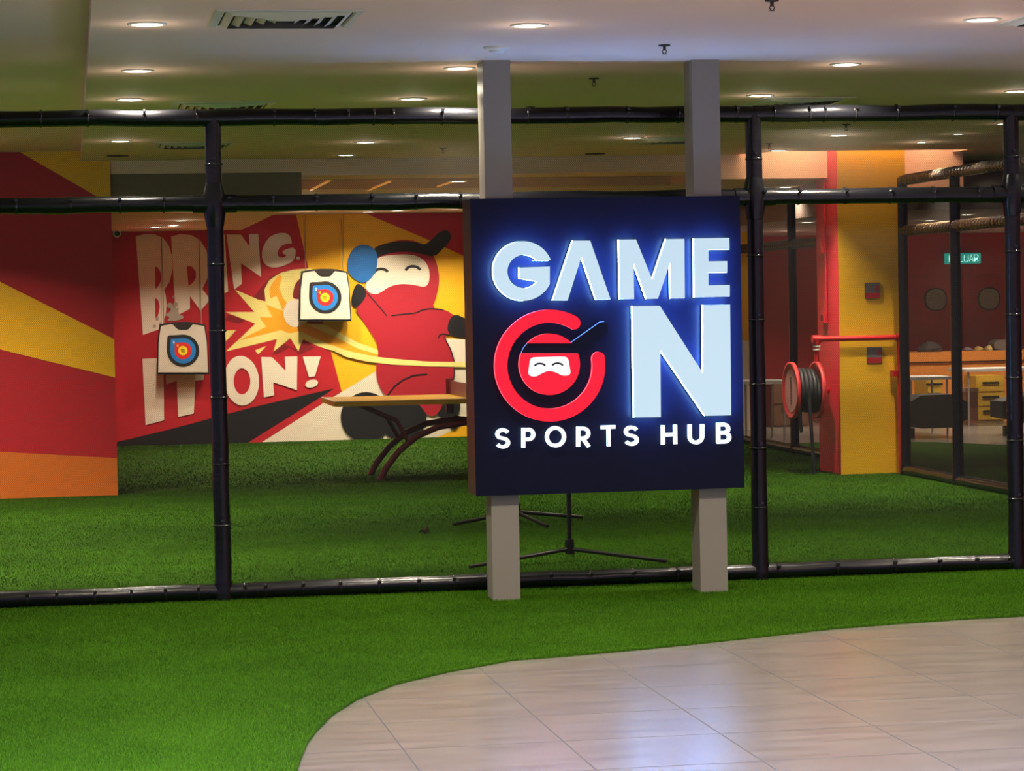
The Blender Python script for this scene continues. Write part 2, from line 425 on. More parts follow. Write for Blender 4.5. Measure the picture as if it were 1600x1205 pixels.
# emblem: open red ring, masked round head, white eye panel, dark head band
R0 = arc(362, 795, 324, 328, -8.6, 299.4, 110); R1 = arc(362, 795, 249, 252, 299.4, -8.6, 110)
capA = [(647+38*math.cos(math.radians(a)), 752+38*math.sin(math.radians(a))) for a in range(170, 352, 12)]
capB = [(503+38*math.cos(math.radians(a)), 545+38*math.sin(math.radians(a))) for a in range(-55, 125, 12)]
o = letter([Q(R0 + capB[1:-1] + R1 + capA[1:-1])], 'emblem_ring', M_REDF, M_REDE, lab='open red ring of the emblem')
a1_ = math.degrees(math.asin((664-787)/180)); 
o = letter([Q(arc(360, 787, 178, 180, a1_, -180-a1_, 40))], 'emblem_head_top', M_REDF, M_REDE)
a2_ = math.degrees(math.asin((724-787)/180))
o = letter([Q(arc(360, 787, 178, 180, a2_, 180-a2_, 60))], 'emblem_head', M_REDF, M_REDE, lab='red round masked head of the emblem')
eye = smooth_poly([(246, 748), (290, 745), (425, 742), (466, 744), (476, 800), (484, 848), (440, 856), (400, 835), (357, 822), (315, 838), (275, 862), (232, 850), (240, 800)], 2)
b = MB(); b.poly([Q(eye)], M_FACE2, YS-.070, YS-.0651, M_FACE2); o = b.build('eye_panel', sign); o['label'] = 'white eye panel of the emblem'
for cx, cy in ((302, 800), (405, 798)):
    b = MB()
    for l in (ribbon(arc(cx, cy, 31, 18, 190, 350, 16), 11),): b.poly([Q(p) for p in l], M_BLACK, YS-.0725, YS-.070)
    b.build('closed_eye', sign)
bd = Q([(199, 722), (212, 690), (234, 665), (486, 662), (658, 540), (690, 536), (712, 572), (700, 612), (600, 672), (530, 722)])
b = MB(); b.poly([bd], M_BOARD, YS-.040, YS-.004, M_BOARD); hb = b.build('head_band', sign); hb['label'] = 'dark navy head band with a slanting tail'
b = MB(); b.poly([Q(p) for p in ribbon([(486, 661), (658, 539), (684, 536)], 3.0)], M_THIN, YS-.042, YS-.038); b.build('glowing_edge', sign)
b = MB(); b.poly([Q(p) for p in ribbon([(196, 722), (210, 690), (232, 664)], 2.2)], M_THIN, YS-.042, YS-.038); b.build('glowing_edge', sign)
# SPORTS HUB, drawn as strokes
w = 13.5
def strokes(parts):
    b = MB()
    for k, st in enumerate(parts):
        closed = st[0] == 'c'; pts = st[1]
        for_l = ribbon(pts, w, closed)
        b.poly([S(l) for l in for_l], M_FACE2, YS-.050-.0003*k, YS-.025, M_EDGE2)
    return b.build('letter', sign)
M_EDGE2 = emit('small_letter_edge', (170, 205, 235), 3.0)
def Spts(cx, ytop, ybot, wd):
    h = (ybot-ytop); r = h/4
    return arc(cx, ytop+r, wd/2, r, -25, -230, 14) + arc(cx, ybot-r, wd/2, r, -60, 155, 16)
strokes([('o', Spts(157, 938, 1003, 42))])
strokes([('o', [(236, 1006), (236, 930)]), ('o', [(230, 937), (255, 937)] + arc(255, 955, 19, 19, -80, 90, 12) + [(232, 974)])])
strokes([('c', arc(359, 964, 33, 34, 0, 350, 36))])
strokes([('o', [(446, 1002), (446, 926)]), ('o', [(440, 932), (465, 932)] + arc(466, 951, 19, 19, -80, 90, 12) + [(442, 970)]), ('o', [(463, 970), (487, 1002)])])
strokes([('o', [(533, 928), (588, 926)]), ('o', [(562, 930), (563, 1000)])])
strokes([('o', Spts(650, 928, 992, 42))])
strokes([('o', [(770, 920), (771, 994)]), ('o', [(817, 918), (818, 992)]), ('o', [(770, 957), (818, 955)])])
strokes([('o', [(873, 917), (873, 960)] + arc(897, 962, 24, 24, 175, 5, 16) + [(921, 958), (921, 916)])])
strokes([('o', [(983, 988), (982, 912)]), ('o', [(977, 918), (1003, 917)] + arc(1004, 933, 17, 16, -80, 85, 12) + [(984, 949)]), ('o', [(984, 949), (1006, 949)] + arc(1006, 966, 19, 17, -85, 90, 12) + [(978, 984)])])

# ================================================================== PLAY ENCLOSURE FENCE
YF = 15.43; RP = .050
def rail_pts(a, c, wob=.006, step=.22):
    a = Vector(a); c = Vector(c); L = (c-a).length; n = max(2, int(L/step)); out = []; rr = []
    for i in range(n+1):
        t = i/n; p = a.lerp(c, t)+Vector((0, random.uniform(-wob, wob)*.4, random.uniform(-wob, wob)*.7)); out.append(p); rr.append(RP*random.uniform(.95, 1.04))
    return out, rr
def tie(parent, p, axis, r=.054):
    b = MB(); ax = Vector(axis)
    b.lathe(p, axis, [(-.006, r-.006), (-.006, r), (.006, r), (.006, r-.006)], M_TIE, 20)
    b.box((p[0]-.009, p[1]-r-.012, p[2]+r*.45), (p[0]+.009, p[1]-r+.02, p[2]+r*.45+.014), M_TIE)
    return b.build('cable_tie', parent)
def rail(parent, a, c, nm='padded_rail', ties=(), lab=None):
    pts, rr = rail_pts(a, c); b = MB(); b.tube(pts, rr, M_VINYL, 20); o = b.build(nm, parent)
    if lab: o['label'] = lab
    d = (Vector(c)-Vector(a)).normalized()
    for t in ties: tie(o, Vector(a)+d*t, d)
    return o
def post(parent, x, y, z1, joints=(), ties=()):
    b = MB(); b.tube([(x, y, 0), (x, y, .06), (x, y, .12)] + [(x+random.uniform(-.003, .003), y, .12+(z1-.12)*i/10) for i in range(1, 11)], [RP*1.2, RP*1.2, RP*1.02]+[RP*random.uniform(.96, 1.03) for _ in range(10)], M_VINYL, 20)
    o = b.build('padded_post', parent)
    for z in joints:
        j = MB(); j.lathe((x, y, z), (0, 0, 1), [(-.14, RP*1.05), (-.08, RP*1.25), (-.03, RP*1.38), (.03, RP*1.38), (.08, RP*1.22), (.12, RP*1.02)], M_VINYL, 20)
        j.tube([(x-.13, y, z), (x+.13, y, z)], [RP*1.12]*2, M_VINYL, 20); j.build('wrapped_joint', o)
    for z in ties: tie(o, (x, y, z), (0, 0, 1))
    return o
fence = thing('padded_fence', 'long black padded pipe fence with fine netting directly behind the sign', 'fence', (3, YF, 0))
P0, P1, P2, P3, PL = .865, 4.205, 5.885, 8.03, -3.0
CORNER = P3
for x, jt in ((PL, ()), (P0, (2.385,)), (P1, (2.385,)), (P2, (2.385,)), (P3, (2.385,))):
    post(fence, x, YF, 2.90, jt, (.45, .82, 1.22, 1.62, 2.02, 2.62) if x > -1 else ())
TZ, MZ, BZ = 2.90, 2.385, .048
def xs(px, Y=YF): return [onY(p, 500, Y)[0] for p in px]
tt = {'top': xs([72, 145, 233, 315, 345, 435, 498, 550, 590, 620, 697, 830, 890, 985, 1065, 1155, 1213, 1268, 1292, 1340, 1405, 1492, 1560]),
      'mid': xs([30, 115, 192, 260, 362, 430, 498, 585, 653, 722, 1195, 1250, 1323, 1393, 1460, 1530]),
      'bot': xs([32, 78, 138, 195, 248, 300, 333, 373, 405, 464, 522, 583, 645, 700, 760, 852, 914, 982, 1050, 1173, 1208, 1300, 1390, 1460, 1518, 1570])}
for z, k in ((TZ, 'top'), (MZ, 'mid'), (BZ, 'bot')):
    for a_, c_ in ((PL, P0), (P0, P1), (P1, P2), (P2, P3)):
        rail(fence, (a_, YF, z), (c_, YF, z), 'padded_rail', [q-a_ for q in tt[k] if a_+.05 < q < c_-.05])
for a_, c_ in ((PL, P0), (P0, P1), (P1, P2), (P2, P3)):
    for z0, z1 in ((BZ, MZ), (MZ, TZ)):
        b = MB(); b.add([(a_, YF+.012, z0), (c_, YF+.012, z0), (c_, YF+.012, z1), (a_, YF+.012, z1)], [(0, 1, 2, 3)], M_NET)
        o = b.build('safety_net', fence); o['label'] = 'fine dark netting'
XF = 8.03
sf = thing('padded_side_fence', 'black padded fence with brown netting running from front corner to the yellow column', 'fence', (XF, 20, 0))
for y in (17.8, 20.2, 22.5, 24.0): post(sf, XF, y, 2.9)
for z in (2.88, 2.385, .048):
    ys = [YF+.11, 17.8, 20.2, 22.5, 24.0]
    for a_, c_ in zip(ys[:-1], ys[1:]): rail(sf, (XF, a_, z), (XF, c_, z), 'padded_rail')
M_CORD = mat('net_cord_brown', (120, 92, 60), .6, var=.3, vscale=30)
b = MB()   # cord laced round the two upper rails
for z in (2.88, 2.385):
    t = 0; pts = []
    while t < 1:
        y = YF+.14+(23.9-YF-.14)*t; q = t*(23.9-YF)/.085*2*math.pi
        pts.append((XF+math.cos(q)*.052, y, z+math.sin(q)*.052)); t += .0012
    b.tube(pts, .0045, M_CORD, 5)
b.build('lacing_cord', sf)
for z0, z1 in ((.048, 2.385), (2.385, 2.88)):
    b = MB(); b.add([(XF+.012, YF+.1, z0), (XF+.012, 24.0, z0), (XF+.012, 24.0, z1), (XF+.012, YF+.1, z1)], [(0, 1, 2, 3)], M_NETY); b.build('safety_net', sf)
rf = thing('padded_rear_fence', 'black padded fence beyond the column, seen behind the hose reel', 'fence', (XF, 29, 0))
for y in (25.2, 27.9, 30.6, 33.3): post(rf, XF, y, 2.66+.22)
for z in (2.87, 2.36, .048):
    ys = [25.2, 27.9, 30.6, 33.3]
    for a_, c_ in zip(ys[:-1], ys[1:]): rail(rf, (XF, a_, z), (XF, c_, z), 'padded_rail')
b = MB(); pts = []; t = 0
while t < 1:
    y = 25.3+7.9*t; q = t*7.9/.085*2*math.pi; pts.append((XF+math.cos(q)*.052, y, 2.36+math.sin(q)*.052)); t += .0012
b.tube(pts, .0045, M_CORD, 5); b.build('lacing_cord', rf)
b = MB(); b.add([(XF+.012, 25.2, .05), (XF+.012, 33.3, .05), (XF+.012, 33.3, 2.36), (XF+.012, 25.2, 2.36)], [(0, 1, 2, 3)], M_NETY); b.build('safety_net', rf)

# ================================================================== MURAL
def mm(u, v): p = onY(160+u/3.0125, 320+v/3.0125, YM); return (p[0], p[2])
def mn(u, v): return mm(u+723, v)
C_CREAM = mat('paint_cream', (232, 220, 196), .55, var=.04); C_BLK = mat('paint_black', (22, 20, 24), .5, var=.05)
C_PALE = mat('paint_pale_yellow', (238, 222, 130), .55, var=.04); C_CRIM = mat('paint_crimson', (190, 24, 58), .55, var=.05)
C_BODY = mat('paint_figure_red', (172, 24, 42), .55, var=.04); C_BLUE = mat('paint_blue', (28, 104, 172), .55, var=.05)
C_DR = mat('paint_dark_red', (128, 14, 26), .55, var=.05); C_AMB = mat('paint_amber', (240, 168, 26), .55, var=.04)
C_GREY = mat('paint_grey_splash', (170, 158, 138), .6, var=.1); C_SEAM = mat('panel_seam', (70, 60, 40), .7, var=0)
mu = MB(); L_ = [YM]
def lay(m, *loops, fn=mm):
    L_[0] -= .0004
    mu.poly([[fn(*p) for p in l] for l in loops], m, L_[0])
def line(m, pts, w, fn=mn): 
    for l in ribbon(pts, w): lay(m, l, fn=fn)
mu.box((.401, YM, -.0), (8.19, YM+.018, 2.968), M_RED)
lay(M_YEL, [(905, 20), (970, 300), (1075, 690), (1128, 885), (2300, 885), (3100, 885), (3100, 20)])
lay(C_CRIM, [(1240, 20), (1248, 45), (1523, 160), (1698, 240), (2300, 470), (2300, 20)])
lay(C_CREAM, [(733, 1130), (1030, 940), (1290, 782), (1400, 740), (1560, 700), (1620, 630), (2000, 640), (3100, 640), (3100, 1130)])
lay(M_YEL, [(1500, 1130), (1620, 1075), (1720, 1030), (2200, 900), (2200, 1130)])
lay(C_BLK, [(70, 1116), (300, 1062), (700, 955), (1092, 864), (1062, 884), (672, 1128), (60, 1150)])
# burst
lay(C_DR, [(700, 448), (742, 395), (790, 340), (850, 315), (905, 303), (800, 345), (765, 395), (765, 452)])
lay(C_DR, [(640, 560), (578, 540), (590, 520), (720, 530)]); lay(C_DR, [(800, 705), (830, 640), (905, 680), (945, 640), (1000, 672), (930, 705), (880, 672), (830, 700)])
lay(C_PALE, [(622, 398), (735, 447), (768, 455), (762, 400), (785, 355), (840, 320), (900, 305), (985, 298), (1010, 420), (960, 560), (1040, 560), (1130, 610), (1205, 650), (1400, 720), (1560, 738), (1715, 742), (1715, 762), (1560, 762), (1350, 740), (1205, 720), (1110, 700), (1000, 660), (945, 632), (922, 690), (885, 628), (805, 692), (822, 632), (700, 662), (582, 690), (720, 560), (578, 505), (715, 505)])
lay(C_PALE, [(575, 592), (630, 590), (582, 642)]); lay(C_PALE, [(718, 685), (772, 665), (733, 705)])
lay(C_AMB, [(640, 640), (770, 575), (740, 530), (800, 530), (770, 470), (850, 500), (820, 430), (790, 440), (785, 400), (800, 368), (835, 328), (846, 340), (832, 390), (850, 440), (880, 480), (900, 560), (1040, 570), (1180, 660), (1395, 732), (1205, 702), (1060, 655), (930, 596), (880, 606), (840, 590)])
lay(C_PALE, [(960, 560), (1040, 560), (1130, 610), (1205, 650), (1400, 720), (1500, 738), (1380, 732), (1200, 676), (1100, 625), (1010, 585)])
lay(C_CREAM, arc(908, 510, 56, 66, 0, 350, 30)); lay(C_DR, smooth_poly([(930, 345), (905, 375), (895, 425), (900, 445), (960, 445), (960, 345)], 1))
# words
lay(C_CREAM, [(157, 148), (200, 138), (245, 139), (285, 155), (312, 190), (327, 240), (330, 300), (318, 360), (290, 402), (298, 425), (302, 470), (298, 515), (285, 560), (262, 588), (191, 613)],
    [(247, 290), (262, 297), (277, 325), (277, 355), (262, 385), (249, 396)], [(247, 437), (262, 448), (270, 480), (264, 515), (250, 545)])
lay(C_CREAM, [(323, 150), (365, 138), (420, 143), (462, 170), (490, 215), (502, 280), (497, 340), (470, 396), (507, 445), (462, 500), (412, 430), (412, 490), (345, 525)],
    [(397, 288), (420, 290), (440, 315), (440, 345), (425, 368), (405, 382)])
lay(C_CREAM, [(505, 152), (575, 140), (592, 410), (530, 432)])
lay(C_CREAM, [(584, 140), (652, 141), (692, 197), (690, 139), (733, 137), (747, 340), (652, 275), (656, 372), (620, 400)])
lay(C_CREAM, smooth_poly([(877, 133), (820, 133), (775, 160), (750, 215), (752, 262), (775, 290), (815, 298), (860, 285), (905, 262), (912, 198), (850, 213), (848, 232), (870, 236), (850, 251), (828, 245), (822, 225), (837, 195), (872, 180), (896, 186)], 1))
lay(C_CREAM, arc(921, 251, 9, 8, 0, 340, 12))
lay(C_CREAM, [(188, 725), (288, 722), (290, 1015), (203, 1037)])
lay(C_CREAM, [(298, 812), (305, 780), (478, 775), (476, 824), (437, 828), (430, 983), (357, 998), (350, 829), (302, 845)])
O1 = [(655+(p[0]-655)+.04*(p[1]-828), p[1]) for p in arc(655, 828, 82, 117, 0, 352, 40)]; O2 = arc(657, 831, 39, 62, 0, 350, 30)
lay(C_CREAM, O1, O2)
lay(C_CREAM, [(747, 717), (797, 717), (862, 782), (858, 716), (917, 714), (915, 873), (804, 835), (808, 897), (760, 907)])
lay(C_CREAM, [(943, 715), (1027, 714), (1000, 808), (972, 812)]); lay(C_CREAM, [(985+30*math.cos(a/8*math.pi)+4*math.sin(a/8*math.pi), 842-8*math.cos(a/8*math.pi)+18*math.sin(a/8*math.pi)) for a in range(16)])
lay(C_GREY, smooth_poly([(285, 520), (320, 505), (325, 470), (345, 490), (362, 480), (355, 512), (390, 528), (360, 545), (300, 548), (320, 528)], 1))
for x, y, r in ((258, 537, 9), (318, 475, 14), (335, 434, 6), (245, 572, 8), (272, 560, 7), (345, 470, 12)): lay(C_GREY, arc(x, y, r, r, 0, 320, 9))
# painted player figure
lay(C_BLK, arc(518, 1000, 120, 118, 0, 352, 40), fn=mn); lay(C_BLK, arc(690, 995, 112, 120, 0, 352, 40), fn=mn)
lay(C_BLK, arc(900, 950, 60, 62, 0, 350, 30), fn=mn); lay(C_BLK, arc(928, 1025, 26, 32, 0, 345, 20), fn=mn)
lay(C_BODY, smooth_poly([(535, 300), (565, 215), (620, 178), (690, 163), (760, 172), (820, 210), (850, 270), (864, 350), (850, 430), (828, 485), (870, 490), (920, 508), (940, 540), (925, 600), (885, 622), (915, 680), (937, 760), (925, 830), (895, 895), (860, 985), (815, 1000), (770, 945), (735, 905), (612, 905), (575, 850), (562, 780), (580, 665), (520, 570), (458, 485), (515, 400), (512, 372)], 1), fn=mn)
lay(C_CREAM, smooth_poly([(560, 250), (640, 234), (745, 234), (795, 262), (817, 310), (815, 365), (795, 390), (740, 376), (680, 372), (625, 385), (570, 425), (530, 415), (508, 380), (545, 330)], 2), fn=mn)
lay(C_BLK, smooth_poly([(548, 262), (545, 205), (620, 178), (700, 170), (760, 178), (795, 190), (830, 160), (875, 118), (912, 125), (918, 165), (880, 205), (838, 248), (760, 225), (690, 220), (610, 230)], 1), fn=mn)
line(C_BLK, arc(588, 322, 32, 20, 180, 345, 14), 13); line(C_BLK, arc(738, 312, 34, 22, 185, 350, 14), 13)
lay(C_BLUE, smooth_poly([(510, 184), (560, 205), (575, 260), (560, 330), (510, 374), (460, 352), (427, 310), (432, 245), (462, 198)], 2), fn=mn)
lay(C_BLK, smooth_poly([(468, 376), (488, 370), (525, 408), (505, 455), (468, 487), (448, 470), (450, 425)], 1), fn=mn)
lay(C_BLK, smooth_poly([(905, 545), (935, 513), (985, 535), (1020, 560), (1020, 627), (930, 622), (898, 598)], 1), fn=mn)
line(C_BLK, [(522, 415), (570, 470), (616, 524)], 5); line(C_BLK, [(636, 522), (690, 516), (750, 510), (785, 494), (825, 489), (880, 494)], 6)
line(C_BLK, [(858, 630), (862, 615), (880, 608), (915, 614)], 6); line(C_BLK, [(884, 622), (915, 680), (932, 740), (932, 800), (915, 860), (893, 902)], 5)
line(C_BLK, [(610, 908), (650, 855), (690, 825), (740, 803), (806, 797)], 6)
lay(C_PALE, [(330, 668), (560, 715), (680, 728), (800, 738), (990, 742), (990, 764), (800, 760), (640, 752), (520, 738), (420, 715)], fn=mn)
for x in (277, 455, 955, 1133): line(C_SEAM, [(x, 44), (x, 60), (x, 560)], 1.6, fn=mm)
mo = mu.build('wall_mural'); tag(mo, 'large red and yellow painted wall mural reading BRING IT ON with a masked cartoon player', 'mural')

# ------------------------------------------------------------------ foam archery targets
M_FOAM = mat('target_foam', (204, 196, 176), .7, var=.04, bump=.2); T_BLK = mat('target_black', (20, 20, 20), .6, var=0)
T_BLU = mat('target_blue', (24, 118, 190), .6, var=0); T_RED = mat('target_red', (214, 30, 34), .6, var=0); T_YEL = mat('target_yellow', (245, 214, 24), .6, var=0)
YT = 33.30
def target(ox, oy, k, label, cord_to):
    """enlargement (440,400) x8.607 of the right hand target; ox,oy shift in photo pixels, k scale"""
    def tp(u, v): p = onY(ox+u/8.607*k, oy+v/8.607*k, YT); return (p[0], p[2])
    T = lambda l: [tp(*q) for q in l]
    c = tp(590, 520); th = thing('archery_target', label, 'archery target', (c[0], YT, tp(590, 880)[1]), 'square foam targets hung on the mural')
    outer = T([(272, 205), (330, 195), (430, 180), (520, 172), (650, 172), (760, 182), (850, 205), (886, 215), (915, 450), (940, 880), (234, 880), (245, 450)])
    b = MB(); b.poly([outer], T_BLK, YT, YT+.13, T_BLK); b.build('black_rim', th)
    inner = T([(288, 228), (440, 202), (515, 274), (540, 281), (640, 281), (660, 272), (716, 206), (868, 229), (903, 450), (922, 852), (252, 852), (258, 450)])
    b = MB(); b.poly([inner], M_FOAM, YT-.012, YT, M_FOAM); b.build('foam_face', th)
    b = MB(); b.poly([T([(470, 196), (690, 196), (700, 205), (650, 268), (530, 268), (458, 205)])], mat('handle_recess', (34, 24, 18), .6), YT-.013, YT, T_BLK); b.build('handle', th)
    def drop(cx, cy, r, r2):     # circle with a corner pulled to the upper left
        return T(arc(cx, cy, r, r, -95, 180, 40) + [(cx-r*1.0, cy-r*.25), (cx-r*.97, cy-r*.85), (cx-r*.9, cy-r*.93), (cx-r*.8, cy-r*.95), (cx-r*.4, cy-r*.96)])
    for nm, m, r, e in (('black_ring', T_BLK, 218, .014), ('blue_ring', T_BLU, 172, .0155), ('red_ring', T_RED, 113, .017)):
        b = MB(); b.poly([drop(585, 560, r, 0)], m, YT-e); b.build(nm, th)
    b = MB(); b.poly([T(arc(583, 560, 63, 63, 0, 350, 30))], T_YEL, YT-.0185); b.build('yellow_bullseye', th)
    def digit(loops, m, nm):
        b = MB()
        for l in loops: b.poly([T(l)] if not isinstance(l[0], list) else [T(q) for q in l], m, YT-.020)
        b.build(nm, th)
    digit([ribbon([(556, 548), (563, 540), (563, 582)], 9)[0]], T_BLK, 'number_one')
    digit([ribbon(arc(590, 561, 12, 19, 0, 345, 16), 9, True)], T_BLK, 'number_zero')
    digit([ribbon(arc(459, 438, 8, 8, 0, 340, 10), 6, True), ribbon(arc(460, 456, 10, 9, 0, 340, 10), 6, True)], M_WHITE, 'number_eight')
    digit([ribbon(arc(512, 489, 10, 10, 0, 340, 10), 7, True), ribbon([(522, 492), (517, 516)], 7)[0]], T_YEL, 'number_nine')
    digit([ribbon([(400, 384), (418, 383), (407, 412)], 7)[0]], mat('target_maroon', (120, 20, 30), .6), 'number_seven')
    for u in (330, 835):
        b = MB(); q = tp(u, 205); b.tube([(q[0], YT+.05, q[1]), (q[0], YM-.03, cord_to)], .006, mat('hanging_cord', (150, 140, 110), .7), 6)
        b.build('hanging_cord', th)
    return th
target(440, 400, 1.0, 'white square archery target with ringed bullseye, hanging beside the blue painted paddle', 2.9)
target(440-222.0, 400+83.0, 1.0, 'white square archery target covering the painted T, lower of the two', 2.72)

# cctv camera at the far left end of the mural wall
th = thing('security_camera', 'small white security camera high on the mural wall at its left end', 'security camera', onY(180, 362, 33.3))
c = onY(180, 362, 33.25)
b = MB(); b.box((c[0]-.06, 33.3, c[2]-.02), (c[0]+.06, YM-.03, c[2]+.08), M_WHITE); b.build('mounting_bracket', th)
b = MB(); b.tube([(c[0]-.03, 33.32, c[2]+.02), (c[0]+.02, 33.1, c[2]-.03)], .05, M_WHITE, 16); b.build('camera_housing', th)
b = MB(); b.tube([(c[0]+.02, 33.105, c[2]-.03), (c[0]+.024, 33.085, c[2]-.034)], .035, M_BLACK, 16); b.build('lens', th)

# ================================================================== TABLE TENNIS TABLE
YT0 = 25.4
x0 = onY(523, 632, YT0)[0]
M_TYEL = mat('table_yellow', (216, 160, 22), .42, var=.08); M_TRED = mat('table_frame_red', (112, 22, 36), .3, var=.05)
tb = thing('table_tennis_table', 'yellow topped table tennis table on curved maroon steel legs', 'table tennis table', (x0+1.37, YT0+.75, 0))
b = MB(); b.box((x0, YT0, .755), (x0+2.74, YT0+1.4, .805), M_TYEL); b.build('tabletop', tb)
M_LINE = mat('table_line_white', (230, 225, 215), .5, var=0)
b = MB(); b.box((x0, YT0, .805), (x0+2.74, YT0+.02, .807), M_LINE); b.box((x0, YT0, .805), (x0+.02, YT0+1.4, .807), M_LINE); b.build('edge_line', tb)
def xz(x, y, Y): p = onY(x, y, Y); return (p[0], Y, max(p[2], .02))
for dy in (.12, .95):
    Y = YT0+dy
    f0 = xz(596, 750, YT0); fx = f0[0]
    pts = [(fx-.0, Y, .0), (fx+.07, Y, .13), (fx+.20, Y, .29), (fx+.38, Y, .43), (fx+.60, Y, .52), (fx+.90, Y, .56), (x0+1.37, Y, .57)]
    pts += [(2*(x0+1.37)-p[0], p[1], p[2]) for p in pts[-2::-1]]
    b = MB(); b.tube(pts, .032, M_TRED, 14); b.build('curved_leg', tb)
    for s in (1, -1):
        def mx(x): return x if s > 0 else 2*(x0+1.37)-x
        b = MB(); b.tube([(mx(x0+.28), Y, .76), (mx(fx+.18), Y, .60), (mx(fx+.30), Y, .37)], .022, M_TRED, 10); b.build('strut', tb)
b = MB(); b.box((x0+1.33, YT0-.06, .60), (x0+1.41, YT0-.02, .97), M_TRED); b.box((x0+1.33, YT0+1.42, .60), (x0+1.41, YT0+1.46, .97), M_TRED); b.build('net_post', tb)
b = MB(); b.box((x0+1.36, YT0-.02, .81), (x0+1.38, YT0+1.42, .95), M_TRED); b.build('table_net', tb)

# ================================================================== TRIPOD STANDS
def stand(hub, tips, h, r, label):
    th = thing('tripod_stand', label, 'stand', (hub[0], hub[1], 0), 'black tripod stands on the turf')
    b = MB(); b.tube([(hub[0], hub[1], .07), (hub[0], hub[1], h)], r, M_BLACK, 12); b.build('pole', th)
    b = MB(); b.tube([(hub[0], hub[1], .05), (hub[0], hub[1], .15)], r*1.9, M_BLACK, 14); b.build('hub', th)
    for t in tips:
        b = MB(); b.tube([(hub[0], hub[1], .085), (t[0], t[1], .02)], [r*.9, r*.8], M_BLACK, 8); b.build('leg', th)
stand((3.285, 16.93), [(2.55, 16.62), (3.86, 16.52), (3.42, 17.55)], 1.55, .016, 'black tripod stand whose pole rises behind the middle of the sign')
stand((3.47, 20.1), [(2.93, 19.9), (4.02, 20.15), (3.60, 19.45), (3.3, 20.6)], 1.5, .018, 'black tripod stand mostly hidden behind the left sign post')
b = MB(); c = onZ(666, 833, 0)
b.tube([(c[0]-.03, c[1]-.1, .015), (c[0], c[1], .03), (c[0]+.035, c[1]+.1, .012)], [.008, .02, .008], M_BLACK, 8)
b.tube([(c[0]-.05, c[1], .012), (c[0]+.02, c[1]+.05, .03)], .008, M_BLACK, 6)
o = b.build('plastic_scrap'); tag(o, 'small dark plastic scrap lying on the turf behind the fence', 'litter')

# ================================================================== COLUMN FITTINGS
def plaque(px, py, label):
    c = onY(px, py, cy0-.02); th = thing('safety_notice', label, 'notice', (c[0], cy0-.01, c[2]), 'small metal notices on the yellow column')
    x, z = c[0], c[2]; h = .078
    b = MB(); b.box((x-h, cy0-.014, z-h), (x+h, cy0-.004, z+h), mat('notice_metal', (120, 118, 116), .35, metal=.5)); b.build('plate', th)
    b = MB(); b.box((x-h+.002, cy0-.016, z-h+.002), (x+h-.002, cy0-.0145, z-h+.055), mat('notice_red', (170, 24, 36), .5)); b.build('red_band', th)
    b = MB(); b.add([(x+.030, cy0-.0165, z+.0), (x+.062, cy0-.0165, z+.005), (x+.068, cy0-.0165, z+.035), (x+.05, cy0-.0165, z+.055), (x+.036, cy0-.0165, z+.03)], [(0, 1, 2, 3, 4)], MATS['notice_red'])
    b.build('flame_symbol', th)
plaque(1363.5, 454, 'upper of two square grey and red notices on the yellow column')
plaque(1366.5, 555, 'lower of two square grey and red notices, under the red pipe')
M_PIPE = mat('fire_pipe_red', (196, 24, 30), .35, var=.08, vscale=10)
pz = 1.345; py_ = cy0-.10
fp = thing('fire_pipe', 'red steel fire pipe running across the column and down to the floor', 'pipe', (8.0, py_, 0))
xr = onY(1407, 560, py_)[0]; xl = onY(1276, 540, py_)[0]
b = MB(); b.tube([(xl, py_, pz), (xr, py_, pz)], .027, M_PIPE, 16); b.build('horizontal_run', fp)
b = MB(); b.tube([(xr, py_, pz), (xr, py_, 0)], .034, M_PIPE, 16); b.build('drop_pipe', fp)
b = MB(); b.tube([(xl, py_, pz), (xl, py_, 1.13)], .026, M_PIPE, 16); b.build('feed_pipe', fp)
for c in ((xl, py_, pz), (xr, py_, pz)):
    b = MB(); b.tube([(c[0]-.045, c[1], c[2]), (c[0]+.045, c[1], c[2])], .038, M_PIPE, 16); b.tube([(c[0], c[1], c[2]-.05), (c[0], c[1], c[2]+.01)], .038, M_PIPE, 16); b.build('elbow', fp)
b = MB()
for dz in (-.07, -.10): b.tube([(xl, py_, pz+dz-.008), (xl, py_, pz+dz+.008)], .036, M_WHITE, 14)
o = b.build('union_rings', fp); o['label'] = 'white union rings'
b = MB(); b.box((xr-.08, py_-.02, .96), (xr-.02, py_+.08, 1.02), M_PIPE); b.build('pipe_clip', fp)

# conduit and call boxes on the red side face
cd_ = thing('fire_alarm_conduit', 'red conduit with two call boxes on the side of the column', 'alarm conduit', (cx0-.02, 24.62, 1.5))
b = MB(); b.tube([(cx0-.02, 24.60, 1.55), (cx0-.02, 24.60, 2.94)], .012, M_CRED, 10); b.build('conduit', cd_)
b = MB(); b.box((cx0-.06, 24.60, 2.20), (cx0-.001, 24.78, 2.36), M_CRED); b.build('upper_box', cd_)
b = MB(); b.box((cx0-.05, 24.60, 1.50), (cx0-.001, 24.74, 1.60), M_CRED); bb = b.build('lower_box', cd_)
b = MB(); b.box((cx0-.053, 24.63, 1.52), (cx0-.05, 24.70, 1.58), M_BLACK); b.build('call_glass', bb)

